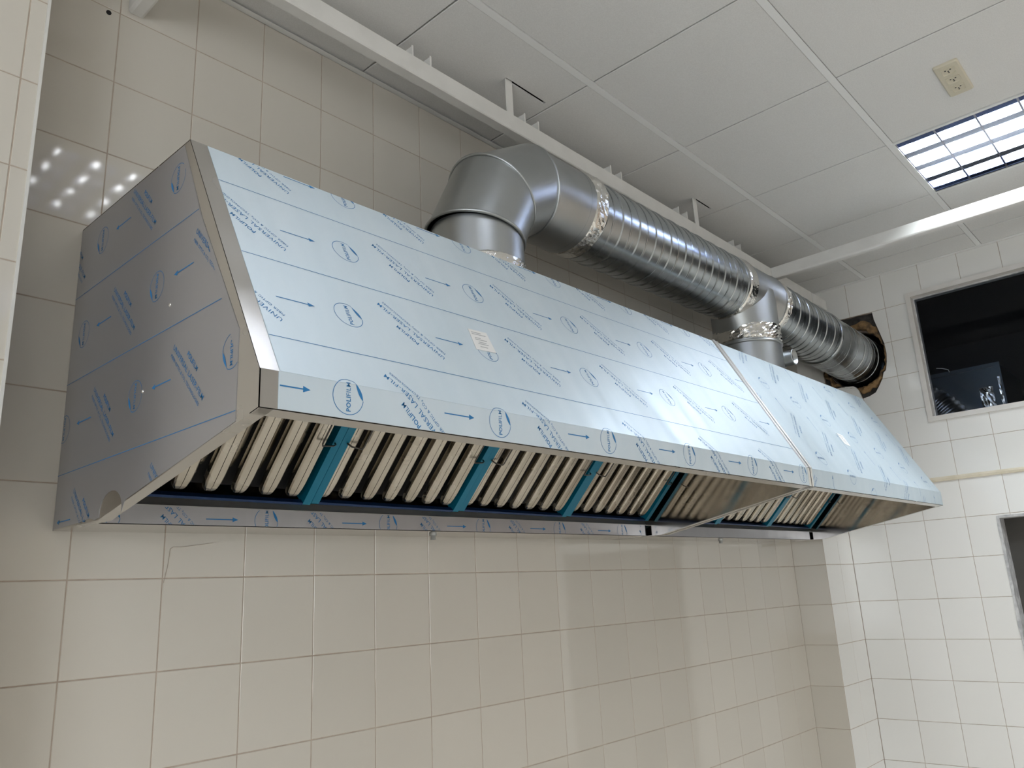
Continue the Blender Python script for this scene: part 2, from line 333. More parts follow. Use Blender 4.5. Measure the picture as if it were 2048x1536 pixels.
# ------------------------------------------------------------------ suspended ceiling
ce = struct('ceiling', B(XL, XE, YB, 0, ZC + .12, ZC + .3), 'plenum')
FIT = {(0.149, -1.094), (2.549, -1.094), (-2.251, -1.094), (0.149, -2.894), (2.549, -2.894), (-2.251, -2.894)}
def isfit(x, y): return any(abs(x - a) < .01 and abs(y - b) < .01 for a, b in FIT)
xs = [XL] + [g for g in GX if XL < g < XE] + [XE]; ys = [0] + [g for g in GY if g > YB] + [YB]
CT = {}
for a, b in zip(xs[:-1], xs[1:]):
    for c_, d in zip(ys[:-1], ys[1:]):
        if isfit(a, c_): continue
        wd, ln = b - a - .006, c_ - d - .0275
        k = (round(wd, 3), round(ln, 3))
        if k not in CT:
            mb = MB(); x, y, t, bv = wd / 2, ln / 2, .006, .0015; vs = []
            for dx, z in ((0, t), (0, bv), (bv, 0)): vs += [(-x + dx, -y + dx, z), (x - dx, -y + dx, z), (x - dx, y - dx, z), (-x + dx, y - dx, z)]
            mb.add(vs, [(8, 9, 10, 11), (0, 1, 2, 3)] + [(l * 4 + i, l * 4 + (i + 1) % 4, l * 4 + 4 + (i + 1) % 4, l * 4 + 4 + i) for l in (0, 1) for i in range(4)])
            CT[k] = mesh('ceiling_panel', mb, 'ceil')
        o = bpy.data.objects.new('ceiling_panel', CT[k]); o.location = ((a + b) / 2, (c_ + d) / 2, ZC + random.uniform(-.0006, .0006)); link(o, ce)
        for sx in (1.112, 2.352):
            if a < sx < b and c_ == 0:
                o.data = o.data.copy(); carve(o, [B(sx, sx + (.205 if sx < 2 else .15), -.3185, -.3075, ZC - .05, ZC + .05)])
for g in GY:
    if g > YB:
        e = MB(); e.box(XL, XE, g - .012, g + .012, ZC - .0015, ZC + .03); obj('tee_bar', e, 'tbar', ce)
for g in GX:
    if XL < g < XE:
        e = MB(); e.box(g - .011, g + .011, YB, 0, ZC + .010, ZC + .03); obj('cross_tee', e, 'tbar', ce)
e = MB(); e.box(XL, XE, -.021, 0, ZC - .008, ZC - .0065); e.box(XL, XE, -.002, 0, ZC - .008, ZC + .025); obj('wall_angle', e, 'tbar', ce)
e = MB(); e.box(XE - .021, XE, YB, 0, ZC - .003, ZC - .0015); obj('wall_angle', e, 'tbar', ce)

# light fittings with parabolic louvres
def fitting(x, y, label, watts=LAMP_W):
    t = thing('louvre_light', label, 'ceiling light', (x + .3, y - .3, ZC), 'louvred ceiling lights')
    xa, xb, ya, yb = x + .014, x + .586, y - .586, y - .014
    e = MB(); h = .085
    for bx in ((xa - .012, xb + .012, ya - .012, ya), (xa - .012, xb + .012, yb, yb + .012), (xa - .012, xa, ya, yb), (xb, xb + .012, ya, yb)): e.box(*bx, ZC - .004, ZC + .012)
    obj('trim', e, 'tbar', t)
    e = MB(); e.box(xa, xb, ya, yb, ZC + h, ZC + h + .004)
    for bx in ((xa - .002, xa, ya, yb), (xb, xb + .002, ya, yb), (xa, xb, ya - .002, ya), (xa, xb, yb, yb + .002)): e.box(*bx, ZC + .0, ZC + h)
    obj('body', e, 'louvre', t)
    L = xb - xa; W = yb - ya
    for i in range(4):
        cxx = xa + L * (i + .5) / 4
        e = MB(); e.tube([(cxx, ya + .01, ZC + .052), (cxx, yb - .01, ZC + .052)], .008, 12); obj('tube', e, 'tube', t)
    for i in range(5):                       # long V reflectors
        cxx = xa + L * i / 4; e = MB(); hw = .045 if i in (0, 4) else .022
        R = [[(cxx - hw, yy, ZC + .002), (cxx + hw, yy, ZC + .002), (cxx + hw * .55, yy, ZC + .022), (cxx + .003, yy, ZC + .05), (cxx - .003, yy, ZC + .05), (cxx - hw * .55, yy, ZC + .022)] for yy in (ya, yb)]
        R = [[(min(max(p[0], xa), xb), p[1], p[2]) for p in r] for r in R]
        e.rings(R, True, False); obj('reflector', e, 'louvre_blue' if i in (0, 4) else 'louvre', t)
    for i in range(5):                       # cross blades
        yy = ya + W * i / 4; 
        e = MB(); e.prism([(xa, max(yy - .0035, ya), ZC + .001), (xa, min(yy + .0035, yb), ZC + .001), (xa, min(yy + .018, yb), ZC + .074), (xa, max(yy - .018, ya), ZC + .074)], (L, 0, 0)); obj('blade', e, 'blade', t)
    ld = bpy.data.lights.new('lamp', 'AREA'); ld.shape = 'RECTANGLE'; ld.size = L - .01; ld.size_y = W - .01; ld.energy = watts; ld.color = (0.88, 0.95, 1.0)
    lo = bpy.data.objects.new('lamp', ld); lo.location = (0, 0, h - .004); lo.parent = t; C.objects.link(lo)
fitting(2.549, -1.094, 'lit louvred ceiling light beside the ceiling socket plate', 68)
fitting(0.149, -1.094, 'lit louvred ceiling light whose reflection glints in the left wall tiles', 3)
fitting(-2.251, -1.094, 'louvred ceiling light in the front row, behind the tiled pillar', 12)
fitting(2.549, -2.894, 'louvred ceiling light in the rear row, nearest the doorway wall', 128)
fitting(0.149, -2.894, 'louvred ceiling light in the rear row, middle of the three', 18)
fitting(-2.251, -2.894, 'louvred ceiling light in the rear row, farthest from the doorway', 15)

# socket plate on the ceiling
t = thing('socket_plate', 'ivory three-gang socket plate fixed to the ceiling panel', 'socket', (2.254, -1.402, ZC))
def rrect(cx_, cy_, hx, hy, r, z, n=5):
    p = []
    for q, (sx, sy) in enumerate(((1, 1), (-1, 1), (-1, -1), (1, -1))):
        for i in range(n):
            a = PI / 2 * q + PI / 2 * i / (n - 1); p.append((cx_ + sx * (hx - r) + r * math.cos(a), cy_ + sy * (hy - r) + r * math.sin(a), z))
    return p
e = MB(); e.rings([rrect(2.254, -1.402, .114, .039, .008, ZC + .001), rrect(2.254, -1.402, .114, .039, .008, ZC - .006), rrect(2.254, -1.402, .110, .035, .006, ZC - .010)], True, False); obj('cover_plate', e, 'ivory', t)
for k in (-1, 0, 1):
    cx_ = 2.252 + .066 * k
    e = MB(); e.rings([rrect(cx_, -1.402, .0215, .0225, .003, ZC - .009), rrect(cx_, -1.402, .0215, .0225, .003, ZC - .013), rrect(cx_, -1.402, .019, .020, .008, ZC - .013), rrect(cx_, -1.402, .018, .019, .008, ZC - .0105)], True, False)
    so = obj('outlet', e, 'ivory', t)
    for dx, dy in ((-.008, .008), (-.008, -.008), (.009, 0), (0, 0)):
        e = MB(); e.lathe((cx_ + dx, -1.402 + dy, ZC - .0112), (0, 0, 1), [(0, .0028), (.004, .0028)], 10); obj('pin_hole', e, 'pdark', so)

# ------------------------------------------------------------------ suspended trunking
TY0, TY1, TZ0, TZ1 = -.315, -.277, 3.115, 3.176
def channel_x(e, x0, x1):
    e.prism([(x0, TY0, TZ1), (x0, TY0, TZ0 + .003), (x0, TY0 + .003, TZ0), (x0, TY1 - .003, TZ0), (x0, TY1, TZ0 + .003), (x0, TY1, TZ1), (x0, TY1 - .0025, TZ1), (x0, TY1 - .0025, TZ0 + .004), (x0, TY0 + .0025, TZ0 + .004), (x0, TY0 + .0025, TZ1)], (x1 - x0, 0, 0))
t = thing('cable_trunking', 'long white cable trunking hung along the wall above the duct', 'trunking', (1.8, -.296, TZ0))
e = MB(); channel_x(e, -1.0, 3.600); obj('channel', e, 'white', t)
e = MB(); channel_x(e, 3.606, 3.805); obj('end_section', e, 'white', t)
fin = None
for k in range(-2, 6):
    for dx in (0, .071):
        x = .7065 + .4995 * k + dx
        if fin is None:
            mb = MB(); mb.box(0, .0025, .002, .036, 0, .04); mb.box(-.004, .0025, -.0005, .002, 0, .04); fin = mesh('bracket_plate', mb, 'white')
        o = bpy.data.objects.new('bracket_plate', fin); o.location = (x - 1.8, TY0 + .004 + .296, TZ1 - TZ0 - .002); link(o, t)
for x in (-.13, 1.1145, 2.343):
    e = MB(); e.box(x, x + .032, -.312, -.3085, TZ0 + .004, ZC + .1); obj('hanger_strap', e, 'white', t)
e = MB(); xo, xi = 3.088, 3.13
def channel_y(e, xo, xi, y0, y1):
    r = .008
    e.prism([(xo, y0, TZ1), (xo, y0, TZ0 + r), (xo + r * .3, y0, TZ0 + r * .3), (xo + r, y0, TZ0), (xi - r, y0, TZ0), (xi - r * .3, y0, TZ0 + r * .3), (xi, y0, TZ0 + r), (xi, y0, TZ1)], (0, y1 - y0, 0))
channel_y(e, xo, xi, -2.6, TY0 - .001); o = obj('cable_trunking', e, 'white', None, (3.1, -1.4, TZ0)); tag(o, 'white trunking crossing the ceiling beside the lit louvred light', 'trunking')
e = MB(); channel_y(e, .018, .058, TY1 + .001, -.002); o = obj('cable_trunking', e, 'white', None, (.038, -.14, TZ0)); tag(o, 'short white trunking stub meeting the wall near the drilled hole', 'trunking')

# ------------------------------------------------------------------ printed film pattern (flat print, laid out once per period)
def text2d(s, width, height, bold):
    cu = bpy.data.curves.new('txt', 'FONT'); cu.body = s; cu.size = 1; cu.resolution_u = 2; cu.fill_mode = 'FRONT'; cu.offset = 0.022 if bold else 0.004; cu.space_character = 1.08
    o = bpy.data.objects.new('txt', cu); C.objects.link(o); bpy.context.view_layer.update()
    me = bpy.data.meshes.new_from_object(o.evaluated_get(bpy.context.evaluated_depsgraph_get()))
    vs = [(v.co.x, v.co.y) for v in me.vertices]; fs = [tuple(p.vertices) for p in me.polygons]
    bpy.data.objects.remove(o); bpy.data.curves.remove(cu); bpy.data.meshes.remove(me)
    x0 = min(v[0] for v in vs); x1 = max(v[0] for v in vs); sx = width / (x1 - x0); sy = height / .73
    return [((x - x0) * sx, y * sy) for x, y in vs], fs
def put(acc, g, ang, ox, oy, dx=0, dy=0):
    c, s = math.cos(ang), math.sin(ang); n = len(acc[0])
    acc[0].extend([(ox + c * (x + dx) - s * (y + dy), oy + s * (x + dx) + c * (y + dy)) for x, y in g[0]]); acc[1].extend([tuple(i + n for i in f) for f in g[1]])
ARW, LOG, TXT = ([], []), ([], []), ([], [])
ar = ([(0, -.0011), (.062, -.0011), (.062, -.0052), (.0755, 0), (.062, .0052), (.062, .0011), (0, .0011)], [(0, 1, 5, 6), (2, 3, 4)]); put(ARW, ar, 0, 0, 0)
LC = .146
rv, rf = [], []; NA = 44; a0, a1 = math.radians(62), math.radians(352)
for i in range(NA + 1):
    a = a0 + (a1 - a0) * i / NA
    for r in (.0302, .0290): rv.append((r * math.cos(a), r * math.sin(a)))
    if i: rf.append((2 * i - 2, 2 * i - 1, 2 * i + 1, 2 * i))
put(LOG, (rv, rf), 0, LC, 0)
pa = Vector((.0296 * math.cos(a0), .0296 * math.sin(a0))); pb = Vector((.0296 * math.cos(a1), .0296 * math.sin(a1))); ch = pb - pa; nrm = Vector((-ch.y, ch.x)).normalized()
lv, lf = [], []; NL = 14
for i in range(NL + 1):
    s = i / NL; q = pa + ch * s; hgt = math.sin(PI * s)
    for k in (.0034, -.0028): p = q + nrm * (k * hgt * (0.6 + .8 * s)) ; lv.append((p.x, p.y))
    if i: lf.append((2 * i - 2, 2 * i - 1, 2 * i + 1, 2 * i))
put(LOG, (lv, lf), 0, LC, 0)
put(LOG, text2d('POLI', .0245, .0088, True), PI / 2, LC + .0045, -.0245); put(LOG, text2d('FILM', .0225, .0088, False), PI / 2, LC + .0045, .0015)
TCx, A3 = .2925, math.radians(135)
l1a, l1b = text2d('POLI', .027, .0092, True), text2d('FILM', .025, .0092, False)
put(TXT, l1a, A3, TCx, 0, -.0265, .0165); put(TXT, l1b, A3, TCx, 0, .0020, .0165)
put(TXT, text2d('UNIVERSAL LASER-FILM', .166, .0098, False), A3, TCx, 0, -.083, -.0045)
put(TXT, text2d('FIBER OPTIC & CO\u2082 TECHNOLOGIES', .158, .0060, False), A3, TCx, 0, -.079, -.0185)
PER, ROW, SHF = .3555, .199, .061

def printed(box, mapping, inv, parent, uvbox, skip=None, lines=True, planes=(), ink='print'):
    """marks clipped to a rectangle `box` (a0,a1,b0,b1) of a panel; mapping (u,v)->(a,b); inv (a,b)->3D. Each mark is its own part"""
    u0, u1, v0, v1 = uvbox; po = world_origin(parent)
    pl = [((box[0], 0, 0), (-1, 0, 0)), ((box[1], 0, 0), (1, 0, 0)), ((0, box[2], 0), (0, -1, 0)), ((0, box[3], 0), (0, 1, 0))] + list(planes)
    def emit(name, V, F):
        if all(x < box[0] for x, y in V) or all(x > box[1] for x, y in V) or all(y < box[2] for x, y in V) or all(y > box[3] for x, y in V): return
        bm = bmesh.new(); bv = [bm.verts.new((x, y, 0)) for x, y in V]
        for f in F:
            try: bm.faces.new([bv[i] for i in f])
            except ValueError: pass
        for co, no in pl:
            bmesh.ops.bisect_plane(bm, geom=bm.verts[:] + bm.edges[:] + bm.faces[:], plane_co=co, plane_no=no, clear_outer=True, dist=1e-7)
        if skip:
            dl = [f for f in bm.faces if skip(f.calc_center_median())]; bmesh.ops.delete(bm, geom=dl, context='FACES')
        if len(bm.faces):
            c = sum((Vector(inv(v.co.x, v.co.y)) for v in bm.verts), Vector()) / len(bm.verts)
            for v in bm.verts: v.co = Vector(inv(v.co.x, v.co.y)) - c
            me = bpy.data.meshes.new(name); bm.to_mesh(me); me.materials.append(MT[ink])
            o = bpy.data.objects.new(name, me); o.location = c - po; ORG[o] = c; link(o, parent)
        bm.free()
    for k in range(math.floor(v0 / ROW) - 1, math.ceil(v1 / ROW) + 2):
        n0 = math.floor((u0 - SHF * k) / PER) - 2; n1 = math.ceil((u1 - SHF * k) / PER) + 2
        for n in range(n0, n1):
            ou, ov = .011 + SHF * k + PER * n, ROW * k
            for nm, G in (('printed_arrow', ARW), ('printed_logo', LOG), ('printed_lettering', TXT)):
                emit(nm, [mapping(ou + x, ov + y) for x, y in G[0]], G[1])
        if lines:
            vl = ROW * k + ROW / 2
            emit('printed_line', [mapping(u, v) for u, v in ((u0 - .2, vl - .0007), (u1 + .2, vl - .0007), (u1 + .2, vl + .0007), (u0 - .2, vl + .0007))], [(0, 1, 2, 3)])

# ------------------------------------------------------------------ extractor hoods
TILT = .007
PA, PB_, PC, PD, PE, PF = (-.002, 1.80), (-.002, 2.485), (-.53, 2.4775), (-.81, 1.9665), (-.81, 1.906), (-.24, 1.799)
SLV = Vector((0, PC[0] - PD[0], PC[1] - PD[1])); SLEN = SLV.length; SLV.normalize(); SLN = Vector((0, -SLV.z, SLV.y))
X0 = -.037
def T(x, y, z): return Vector((x, y, z + TILT * (x - X0)))
def on_slope(x, s, off=0):
    p = T(x, PD[0], PD[1]) + SLV * s + SLN * off; return p
def on_fascia(x, s, off=0): return T(x, PD[0] - off, PD[1] + s)
def plate(e, quad, n, th):                 # thin sheet: quad pushed along n
    e.prism(quad, Vector(n) * th)
def hood(xa, xb, label, second):
    t = thing('extractor_hood', label, 'hood', T((xa + xb) / 2, -.4, 1.80), 'extractor hoods on the wall')
    PR = [PA, PB_, PC, PD, PE, PF]; th = .0016
    for x, s in ((xa, 1), (xb, -1)):
        e = MB(); e.prism([T(x, y, z) for y, z in PR], (s * th, 0, 0)); obj('side_panel', e, 'steel_in' if s < 0 else 'steel', t)
        e = MB(); d = s * .024                 # turned-in bottom lip of the side
        for (p, q) in ((PE, PF), (PF, PA)):
            e.prism([T(x + s * .0008, *p), T(x + s * .0008, *q), T(x + d, *q), T(x + d, *p)], (0, 0, th))
        obj('bottom_lip', e, 'steel', t)
    e = MB(); plate(e, [on_slope(xa, 0), on_slope(xb, 0), on_slope(xb, SLEN), on_slope(xa, SLEN)], -SLN, th); sp = obj('sloping_panel', e, 'steel', t)
    e = MB(); plate(e, [T(xa, *PD), T(xb, *PD), T(xb, *PE), T(xa, *PE)], (0, 1, 0), th); fp = obj('fascia', e, 'steel', t)
    e = MB(); k = .026 / math.hypot(PF[0] - PE[0], PF[1] - PE[1]); qy, qz = PE[0] + (PF[0] - PE[0]) * k, PE[1] + (PF[1] - PE[1]) * k
    plate(e, [T(xa, *PE), T(xb, *PE), T(xb, qy, qz), T(xa, qy, qz)], (0, 0, 1), th); obj('fascia_lip', e, 'steel', t)
    e = MB(); plate(e, [T(xa, *PB_), T(xb, *PB_), T(xb, *PC), T(xa, *PC)], (0, 0, -1), th); obj('top_panel', e, 'steel', t)
    e = MB(); plate(e, [T(xa, *PA), T(xb, *PA), T(xb, *PB_), T(xa, *PB_)], (0, -1, 0), th); obj('back_panel', e, 'steel_in', t)
    # grease gutter along the wall
    gy = -.172
    e = MB(); e.prism([T(xa + .003, -.004, 1.8), T(xb - .003, -.004, 1.8), T(xb - .003, gy, 1.8), T(xa + .003, gy, 1.8)], (0, 0, th)); gu = obj('gutter', e, 'steel_in', t)
    e = MB(); e.prism([T(xa + .003, gy, 1.8), T(xb - .024, gy, 1.8), T(xb - .024, gy, 1.84), T(xa + .003, gy, 1.84)], (0, th, 0)); gf = obj('gutter_front', e, 'film_shaded', gu)
    e = MB(); e.prism([T(xa + .003, gy + .006, 1.84), T(xb - .003, gy + .006, 1.84), T(xb - .003, gy + .016, 1.861), T(xa + .003, gy + .016, 1.861)], (0, th, 0)); e.prism([T(xa + .003, gy, 1.84), T(xb - .003, gy, 1.84), T(xb - .003, gy + .008, 1.84), T(xa + .003, gy + .008, 1.84)], (0, 0, th)); obj('filter_rail', e, 'dull_steel', gu)
    e = MB(); e.prism([T(xb - .022, gy - .001, 1.803), T(xb - .022, gy - .001, 1.840), T(xb - .022, -.09, 1.803)], (.002, 0, 0)); obj('gutter_end_gap_shade', e, 'pdark', gu)  # near-black plate painting the shaded gap at the gutter's end
    # drain stub
    dx = .932 if not second else 2.635
    e = MB(); b = T(dx, -.1, 1.8); e.lathe(b, (0, 0, -1), [(-.004, .011), (.005, .011), (.005, .0075), (.017, .0075), (.017, .0055), (.010, .0055)], 20, False); obj('drain_stub', e, 'galv', gu)
    # protective films
    off = .0007
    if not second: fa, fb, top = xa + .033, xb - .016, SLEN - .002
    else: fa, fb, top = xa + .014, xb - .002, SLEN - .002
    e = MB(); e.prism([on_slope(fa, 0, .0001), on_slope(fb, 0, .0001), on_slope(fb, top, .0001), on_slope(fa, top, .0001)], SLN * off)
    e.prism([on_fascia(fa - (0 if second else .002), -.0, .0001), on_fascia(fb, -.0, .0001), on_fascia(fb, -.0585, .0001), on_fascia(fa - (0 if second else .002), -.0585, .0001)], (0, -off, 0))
    fl = obj('film', e, 'film_dimmed' if second else 'film', t)
    sl = lambda a, b: on_slope(a, b, off + .0004)
    fs = lambda a, b: on_fascia(a, b, off + .0004)
    if not second:
        mp = lambda u, v: (u + X0, v - .022); ub = (0, 2, -.1, .7)
    else:
        mp = lambda u, v: (X0 + 2.184 - v, u - .096); ub = (-.1, .8, X0 + 2.184 - xb - .1 - X0 + .03, X0 + 2.184 - xa + .1)
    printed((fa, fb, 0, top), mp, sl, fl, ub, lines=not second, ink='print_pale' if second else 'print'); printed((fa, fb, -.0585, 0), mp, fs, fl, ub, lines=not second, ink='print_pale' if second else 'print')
    # gutter film print
    if not second:
        printed((xa + .03, xb - .05, 1.802, 1.838), lambda u, v: (u + .199, v + 1.815), lambda a, b: T(a, gy - .0004, b), gf, (-.2, 1.9, -.05, .05), lines=False)
    return t
H1A, H1B, H2A, H2B = X0, 1.952, 1.958, 3.468
h1 = hood(H1A, H1B, 'long stainless hood nearest the camera, film printed with big blue logos', False)
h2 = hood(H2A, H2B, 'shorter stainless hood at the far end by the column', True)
# side film of the near hood: bare steel border, torn round notch at the bottom
pts = [(-.004, 1.802), (-.004, 2.482), (-.508, 2.474), (-.598, 2.29), (-.7445, 2.045), (-.7445, 1.897), (-.36, 1.8235)]
cy_, cz_, rr = -.295, 1.808, .045
for i in range(13):
    a = math.radians(200 - 200 * i / 12 - 10); pts.append((cy_ - .001 + rr * 1.15 * math.cos(a), cz_ + .002 + rr * .85 * math.sin(a)))
pts += [(-.225, 1.8005), (-.20, 1.806), (-.15, 1.8035)]
e = MB(); e.prism([T(H1A - .0001, y, z) for y, z in pts], (-.0007, 0, 0)); sf = obj('side_film', e, 'film_shaded', h1)
nck = lambda c: ((c.x - cy_) / (rr * 1.2)) ** 2 + ((c.y - cz_) / (rr * .95)) ** 2 < 1
def pln(p, q):   # clip plane through p,q keeping the hood-centre side
    d = Vector((q[0] - p[0], q[1] - p[1], 0)); n = Vector((d.y, -d.x, 0)).normalized()
    if n.dot(Vector((-.3 - p[0], 2.1 - p[1], 0))) > 0: n = -n
    return ((p[0], p[1], 0), tuple(n))
printed((-.7445, -.004, 1.802, 2.48), lambda u, v: (u - .527, 2.0135 - v), lambda a, b: T(H1A - .0012, a, b), sf, (-.4, .8, -.6, .4), nck,
        planes=[pln(pts[2], pts[3]), pln(pts[3], pts[4]), pln(pts[5], pts[6])])
for (y, z) in ((-.492, 2.158), (-.402, 2.016)):
    e = MB(); p = T(H1A - .0008, y, z); e.lathe(p, (-1, 0, 0), [(0, .0036), (.0012, .0030), (.0018, .0012)], 10); obj('rivet', e, 'chrome', h1)
# joint cover strips between the two hoods
for a, b, hh in ((1.931, 1.9525, h1), (1.9575, 1.971, h2)):
    e = MB(); e.rings([[on_slope(a, sv, .0002), on_slope(a + .002, sv, .004), on_slope(a + .006, sv, .0062), on_slope(b - .006, sv, .0062), on_slope(b - .002, sv, .004), on_slope(b, sv, .0002)] for sv in (-.001, SLEN)], True, False); obj('edge_strip', e, 'strip', hh)
for a, b, hh in ((1.9365, 1.9525, h1), (1.9575, 1.9715, h2)):
    e = MB(); e.prism([on_fascia(a, 0, .0002), on_fascia(b, 0, .0002), on_fascia(b, -.060, .0002), on_fascia(a, -.060, .0002)], (0, -.002, 0)); obj('edge_strip', e, 'chrome', hh)
# paper stickers
def sticker(q, label):
    e = MB(); e.prism([on_slope(X0 + a, b, .0013) for a, b in q], SLN * .0004); c = on_slope(X0 + q[0][0], q[0][1], .0013)
    o = obj('sticker', e, 'paper', None, c); tag(o, label, 'label')
    (ax, ay), (bx, by), (cx2, cy2), (dx, dy) = q; e = MB()
    def uv(u, v): return (ax + (bx - ax) * u + (dx - ax) * v, ay + (by - ay) * u + (dy - ay) * v)
    for v, u0, u1 in ((.12, .1, .62), (.2, .1, .85), (.38, .2, .5), (.46, .18, .8), (.58, .3, .72), (.66, .25, .8), (.8, .3, .7)):
        e.add([on_slope(X0 + p[0], p[1], .0020) for p in (uv(u0, v), uv(u1, v), uv(u1, v + .035), uv(u0, v + .035))], [(0, 1, 2, 3)])
    obj('faded_lines', e, 'paper_ink', o)
sticker([(.546, .236), (.603, .238), (.601, .177), (.539, .173)], 'white paper sticker over a logo on the long near hood')
sticker([(2.600, .232), (2.655, .226), (2.648, .168), (2.596, .176)], 'small blank-looking white sticker on the far shorter hood')

# ------------------------------------------------------------------ baffle filters
FA = math.radians(46.5); FD = Vector((0, -math.cos(FA), math.sin(FA))); FN = Vector((0, -math.sin(FA), -math.cos(FA)))  # up the slope, and out towards the room
FB = (-.186, 1.859); FLEN = .49; FWD = .4865
def fpt(x, s, d=0): return Vector((x, 0, 0)) + FD * s + FN * d
bar = back_bar = None
def bar_mesh(name, w, l, n, m):
    e = MB(); R = []
    prof = [(-1, -.018), (-1, -.009), (-.93, -.004), (-.78, -.0008), (-.7, 0), (-.035, .0), (-.035, -.008), (.035, -.008), (.035, .0), (.7, 0), (.78, -.0008), (.93, -.004), (1, -.009), (1, -.018)]
    for s, k, dz in ((.0, .42, -.009), (.004, .60, -.005), (.013, .80, -.002), (.028, .94, -.0005), (.05, 1, 0), (l, 1, 0)):
        R.append([fpt(w * .5 * x * k, s, d + dz * (1 if d > -.01 else 0)) for x, d in prof])
    e.rings(R, True, False, True); me = mesh(name, e, m); return me
bar = bar_mesh('baffle', .041, FLEN - .03, 0, 'baffle'); back_bar = bar_mesh('baffle', .030, FLEN - .05, 0, 'baffle')
FM = {}
def filter_parts():
    e = MB(); fw = .021
    for x0, x1, s0, s1 in ((0, fw, 0, FLEN), (FWD - fw, FWD, 0, FLEN)):
        e = MB(); R = []
        e.rings([[fpt(x0, s, -.045), fpt(x1, s, -.045), fpt(x1, s, .002), fpt(x0, s, .002)] for s in (s0, s1)], True, False)
        FM.setdefault('stile', []).append(mesh('frame_stile', e, 'teal'))
    for s0, s1, nm in ((-.002, .0045, 'frame_rail'), (FLEN - .012, FLEN, 'frame_rail')):
        e = MB(); e.rings([[fpt(fw, s, -.012), fpt(FWD - fw, s, -.012), fpt(FWD - fw, s, .0015), fpt(fw, s, .0015)] for s in (s0, s1)], True, False)
        FM.setdefault('rail', []).append(mesh(nm, e, 'teal_shaded'))
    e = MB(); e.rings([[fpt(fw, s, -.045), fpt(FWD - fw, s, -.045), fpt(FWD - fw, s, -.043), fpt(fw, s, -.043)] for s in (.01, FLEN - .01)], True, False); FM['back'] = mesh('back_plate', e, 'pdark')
    for i, (xw, sgn) in enumerate(((.030, 1), (FWD - .030, -1))):
        w = .024 * sgn
        e = MB(); pth = [fpt(xw - .014 * sgn, .178, .003), fpt(xw - .012 * sgn, .178, .010), fpt(xw - .006 * sgn, .176, .013), fpt(xw + w, .174, .015), fpt(xw + w * 1.1, .180, .015), fpt(xw + w * 1.1, .306, .015), fpt(xw + w, .312, .015), fpt(xw - .006 * sgn, .312, .013), fpt(xw - .012 * sgn, .310, .010), fpt(xw - .014 * sgn, .310, .003)]
        e.tube(pth, .0022, 6); FM.setdefault('handle', []).append(mesh('handle', e, 'wire'))
filter_parts()
def make_filter(xl, label):
    base = T(xl, FB[0], FB[1])
    t = thing('baffle_filter', label, 'grease filter', base, 'baffle filters under the hoods')
    def part(me, name, x=0, s=0, d=0):
        o = bpy.data.objects.new(name, me); o.location = fpt(x, s, d); link(o, t); return o
    for me in FM['stile']: part(me, 'frame_stile')
    for me in FM['rail']: part(me, 'frame_rail')
    part(FM['back'], 'back_plate')
    for me in FM['handle']: part(me, 'handle')
    for k in range(7): part(bar, 'baffle', .025 + .068 * k + (.004 if k == 0 else 0), .013, 0)
    for k in range(6): part(back_bar, 'baffle', .059 + .068 * k, .06, -.030)
    return t
NM = ['leftmost', 'second', 'third', 'fourth']
for k in range(4): make_filter(X0 + .012 + .4895 * k, 'teal-framed steel baffle filter under the near hood, %s from the left' % NM[k])
for k in range(3): make_filter(H2A + .010 + .4895 * k, 'teal-framed steel baffle filter under the far hood, %s from the left' % ['leftmost', 'middle', 'last'][k])

# ------------------------------------------------------------------ ductwork
XV1, XV2, YD = .905, 2.625, -.35
ZH1, ZH2 = 2.872, 2.888                    # axis height at the elbow and at the tee
RD = .140
def band(e, o, axis, t0, t1, r, amp, n=72, k=7, seed=0):   # crumpled foil band
    a = Vector(axis).normalized(); u = a.orthogonal().normalized(); v = a.cross(u); o = Vector(o); R = []
    for i in range(k + 1):
        ring = []
        for j in range(n):
            th_ = 2 * PI * j / n; d = u * math.cos(th_) + v * math.sin(th_)
            q = d * 4 + a * i * .9 + Vector((seed, 0, 0)); cr = max(0, noise.noise(d * 1.7 + Vector((seed * 3, 1, 2))) + .25)
            am = amp * (.25 + 2.2 * cr)
            rr_ = r + .0012 + am * abs(noise.noise(q * 3)) + am * .5 * noise.noise(q * 9)
            if i in (0, k): rr_ = r - .0045
            edge = (.004 * noise.noise(d * 5 + Vector((seed, i, 0)))) if i in (0, k) else .002 * noise.noise(q * 5)
            ring.append(o + a * (t0 + (t1 - t0) * i / k + edge) + d * rr_)
        R.append(ring)
    e.rings(R, False, False)
def spiral(e, o, axis, length, r, pitch=.1035, n=56, phase=0.0, ridge=.0034, rib=.0011):
    a = Vector(axis).normalized(); u = a.orthogonal().normalized(); v = a.cross(u); o = Vector(o)
    prof = [(0, ridge), (.02, ridge * .7), (.034, 0), (.05, 0), (.42, 0), (.45, 0), (.47, -rib), (.5, rib), (.53, -rib * .3), (.55, 0), (.57, 0), (.95, 0), (.966, 0), (.98, ridge * .7)]
    turns = int(length / pitch) + 1; np_ = len(prof)
    R = []
    for q in range(turns * n + 1):
        th_ = 2 * PI * q / n + phase; d = u * math.cos(th_) + v * math.sin(th_); ax = pitch * q / n
        col = [(ax + pitch * t_, r + dr) for t_, dr in prof] + [(ax + pitch, r + ridge)]
        R.append([o + a * min(max(x - pitch * .5, 0), length) + d * rr_ for x, rr_ in col])
    e.rings(R, False, True, False)
